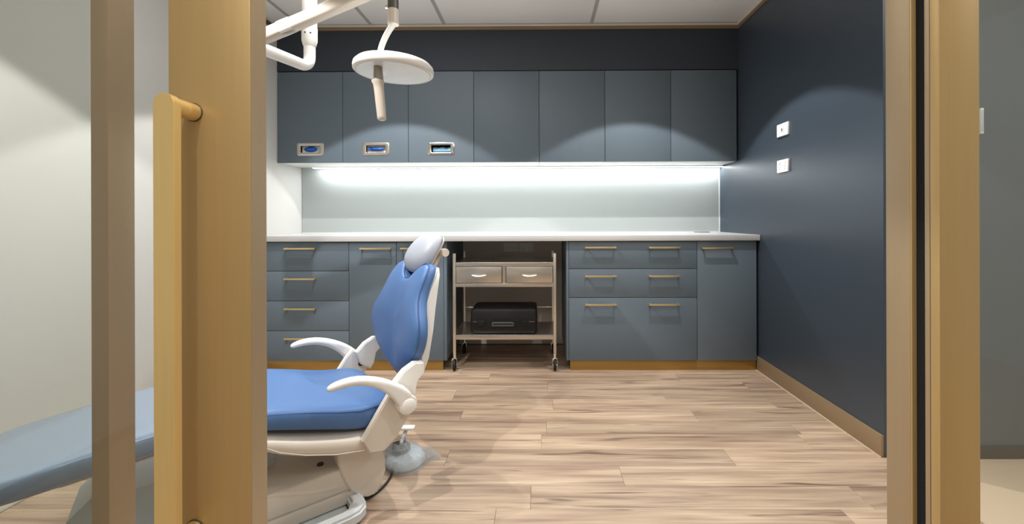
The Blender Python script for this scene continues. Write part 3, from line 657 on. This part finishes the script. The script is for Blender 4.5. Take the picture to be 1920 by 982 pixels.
# ================================================================== ceiling mounted operating light
ol = thing('operating_light', 'white ceiling mounted dental light with round head on jointed arms', 'light', (-1.137, 2.1, ZC))
MB().cyl((-1.137, 2.1, 1.93), (-1.137, 2.1, ZC), .034, n=28).build('ceiling_pole', M['plastic'], ol, smooth=True)
el = MB(); el.lathe([(.034, .075), (.0355, .06), (.0355, 0), (.030, -.022), (.028, -.026)], (-1.137, 2.1, 1.885), 28)
cu = el.build('collar', M['plastic'], ol, smooth=True)
for a in (-95, -55):
    c_, s_ = math.cos(math.radians(a)), math.sin(math.radians(a))
    MB().cyl((-1.137+.034*c_, 2.1+.034*s_, 1.915), (-1.137+.0365*c_, 2.1+.0365*s_, 1.915), .004, n=10).build('grub_screw', M['screw'], cu, smooth=True)
ep = [(-1.137, 2.1, 1.875), (-1.137, 2.1, 1.83), (-1.137, 2.099, 1.80), (-1.139, 2.088, 1.772), (-1.146, 2.062, 1.755), (-1.156, 2.02, 1.752), (-1.212, 1.86, 1.752), (-1.262, 1.70, 1.752)]
MB().tube(smooth_pts(ep[:6], 3)+[Vector(p) for p in ep[6:]], .0265, 20).build('elbow_arm', M['plastic'], ol, smooth=True, angle=60)
MB().cyl((-1.262, 1.695, 1.63), (-1.262, 1.695, 1.785), .036, n=28, bevel=.006).build('knuckle', M['plastic'], ol, smooth=True)
J, K = Vector((-1.245, 1.69, 1.672)), Vector((-.571, 1.66, 1.930))
sa = MB(); dJ = (K-J).normalized(); side = dJ.cross(Vector((0, 0, 1))).normalized(); upv = side.cross(dJ)
rings = []
for p in (J, J.lerp(K, .5), K):
    rings.append([p+side*(q[0])+upv*(q[1]) for q in rrect(-.024, .024, -.024, .024, .012, 3)])
sa.loft(rings); spring = sa.build('spring_arm', M['plastic_warm'], ol, smooth=True)  # warm tone stands in for shade on the white arm's underside
q0, q1 = J.lerp(K, .40), J.lerp(K, .425)
MB().loft([[p+side*(q[0])+upv*(q[1]) for q in rrect(-.0245, .0245, -.024, .0265, .012, 3)] for p in (J.lerp(K, .33), q0)]).build('arm_sleeve', M['plastic'], spring, smooth=True)
MB().cyl((-.571, 1.66, 1.865), (-.571, 1.66, 1.965), .028, n=24, bevel=.005).build('arm_end', M['plastic'], ol, smooth=True)
MB().cyl((-.571, 1.66, 1.823), (-.571, 1.66, 1.868), .0205, n=24).build('swivel_collar', M['dark_metal'], ol, smooth=True)
MB().cyl((-.59, 1.652, 1.83), (-.598, 1.648, 1.83), .010, n=14).build('friction_knob', M['chrome'], ol, smooth=True)
MB().lathe([(.001, .053), (.0205, .053), (.0205, .008), (.0225, .002), (.021, -.006), (.001, -.007)], (-.571, 1.66, 1.770), 28).build('cup', M['plastic_warm'], ol, smooth=True)
yk = MB().tube(smooth_pts([(-.566, 1.66, 1.770), (-.583, 1.66, 1.748), (-.602, 1.66, 1.715), (-.618, 1.66, 1.675), (-.626, 1.66, 1.635), (-.629, 1.66, 1.60)], 3), .0085, 14, flat=((0, 1, 0), 2.2)).build('yoke', M['plastic'], ol, smooth=True)
hdax = Vector((.025, -.012, 1)).normalized(); hdc = Vector((-.570, 1.665, 1.588))
lh = MB().lathe([(.001, .040), (.06, .039), (.112, .034), (.138, .026), (.149, .015), (.1515, .004), (.1510, -.008), (.147, -.012), (.140, -.0125), (.138, -.010), (.001, -.010)], hdc, 56, hdax).build('lamp_head', M['plastic'], ol, smooth=True, angle=50)
MB().lathe([(.001, -.0105), (.137, -.0105), (.137, -.0125), (.09, -.016), (.001, -.017)], hdc, 48, hdax).build('lens', M['lens'], lh, smooth=True)
def hring(z, w_, dx): return [Vector((-.600+dx+math.cos(2*math.pi*q/20)*w_, 1.58+math.sin(2*math.pi*q/20)*w_, z)) for q in range(20)]
MB().loft([hring(z, w_, dx) for z, w_, dx in ((1.577, .0155, -.001), (1.55, .0165, 0), (1.519, .0185, .001))]).build('handle_socket', M['lens_mid'], ol, smooth=True)
MB().loft([hring(z, w_, dx) for z, w_, dx in ((1.520, .0225, -.001), (1.514, .0225, -.001), (1.505, .0190, .001), (1.487, .0180, .003), (1.435, .0172, .008), (1.386, .0160, .0125), (1.377, .0157, .013), (1.374, .0125, .013))]).build('handle', M['plastic_warm'], ol, smooth=True, angle=50)

# ================================================================== downlights, and unseen panels added as fill light
def downlight(x, y, power, label, half, blend=.10):
    t = thing('downlight', label, 'light', (x, y, ZC), local=True)
    MB().lathe([(.040, -.002), (.055, -.002), (.055, -.005), (.047, -.006), (.040, -.004)], (0, 0, 0), 28).build('bezel', M['white_trim'], t, smooth=True)
    spot('downlight_lamp', (0, 0, -.012), power, half, blend, .013, parent=t)
    return t
def panel(x, y, sx, sy, power, label):  # unseen fill light, added to lift the overall brightness
    t = thing('fill_light_panel', label, 'light', (x, y, ZC), local=True)
    bx('frame', M['white_trim'], (-sx/2-.02, -sy/2-.02, -.004), (sx/2+.02, sy/2+.02, -.0015), t, .0005)
    bx('diffuser', M['fill_glow'], (-sx/2, -sy/2, -.0065), (sx/2, sy/2, -.004), t)
    area('fill_lamp', (0, 0, -.010), (sx, sy), power, parent=t)
downlight(.66, 2.34, P_DOWN, 'recessed ceiling downlight over the right half of the room', 48.5)
downlight(-1.0, 2.34, P_DOWN, 'recessed ceiling downlight over the left half of the room', 48.5)
downlight(.66, 1.0, P_DOWN*.38, 'recessed ceiling downlight just inside the door opening', 52)
downlight(-1.05, 1.0, P_DOWN*1.25, 'recessed ceiling downlight above the foot of the dental chair', 52)
panel(2.0, .5, .3, .9, P_FILL*2.8, 'added unseen fill light right of the sidelight')
panel(-.75, 1.95, .9, .28, P_FILL*1.2, 'added unseen fill light above the dental chair')
panel(.35, 1.35, .9, .28, P_FILL*.45, 'added unseen fill light just inside the doorway')
downlight(-.39, -.05, P_CORR, 'recessed corridor downlight in front of the glass door', 60, .3)
panel(-.1, -.8, 1.6, .3, P_FILL*2.3, 'added unseen fill light in the corridor behind the viewpoint')
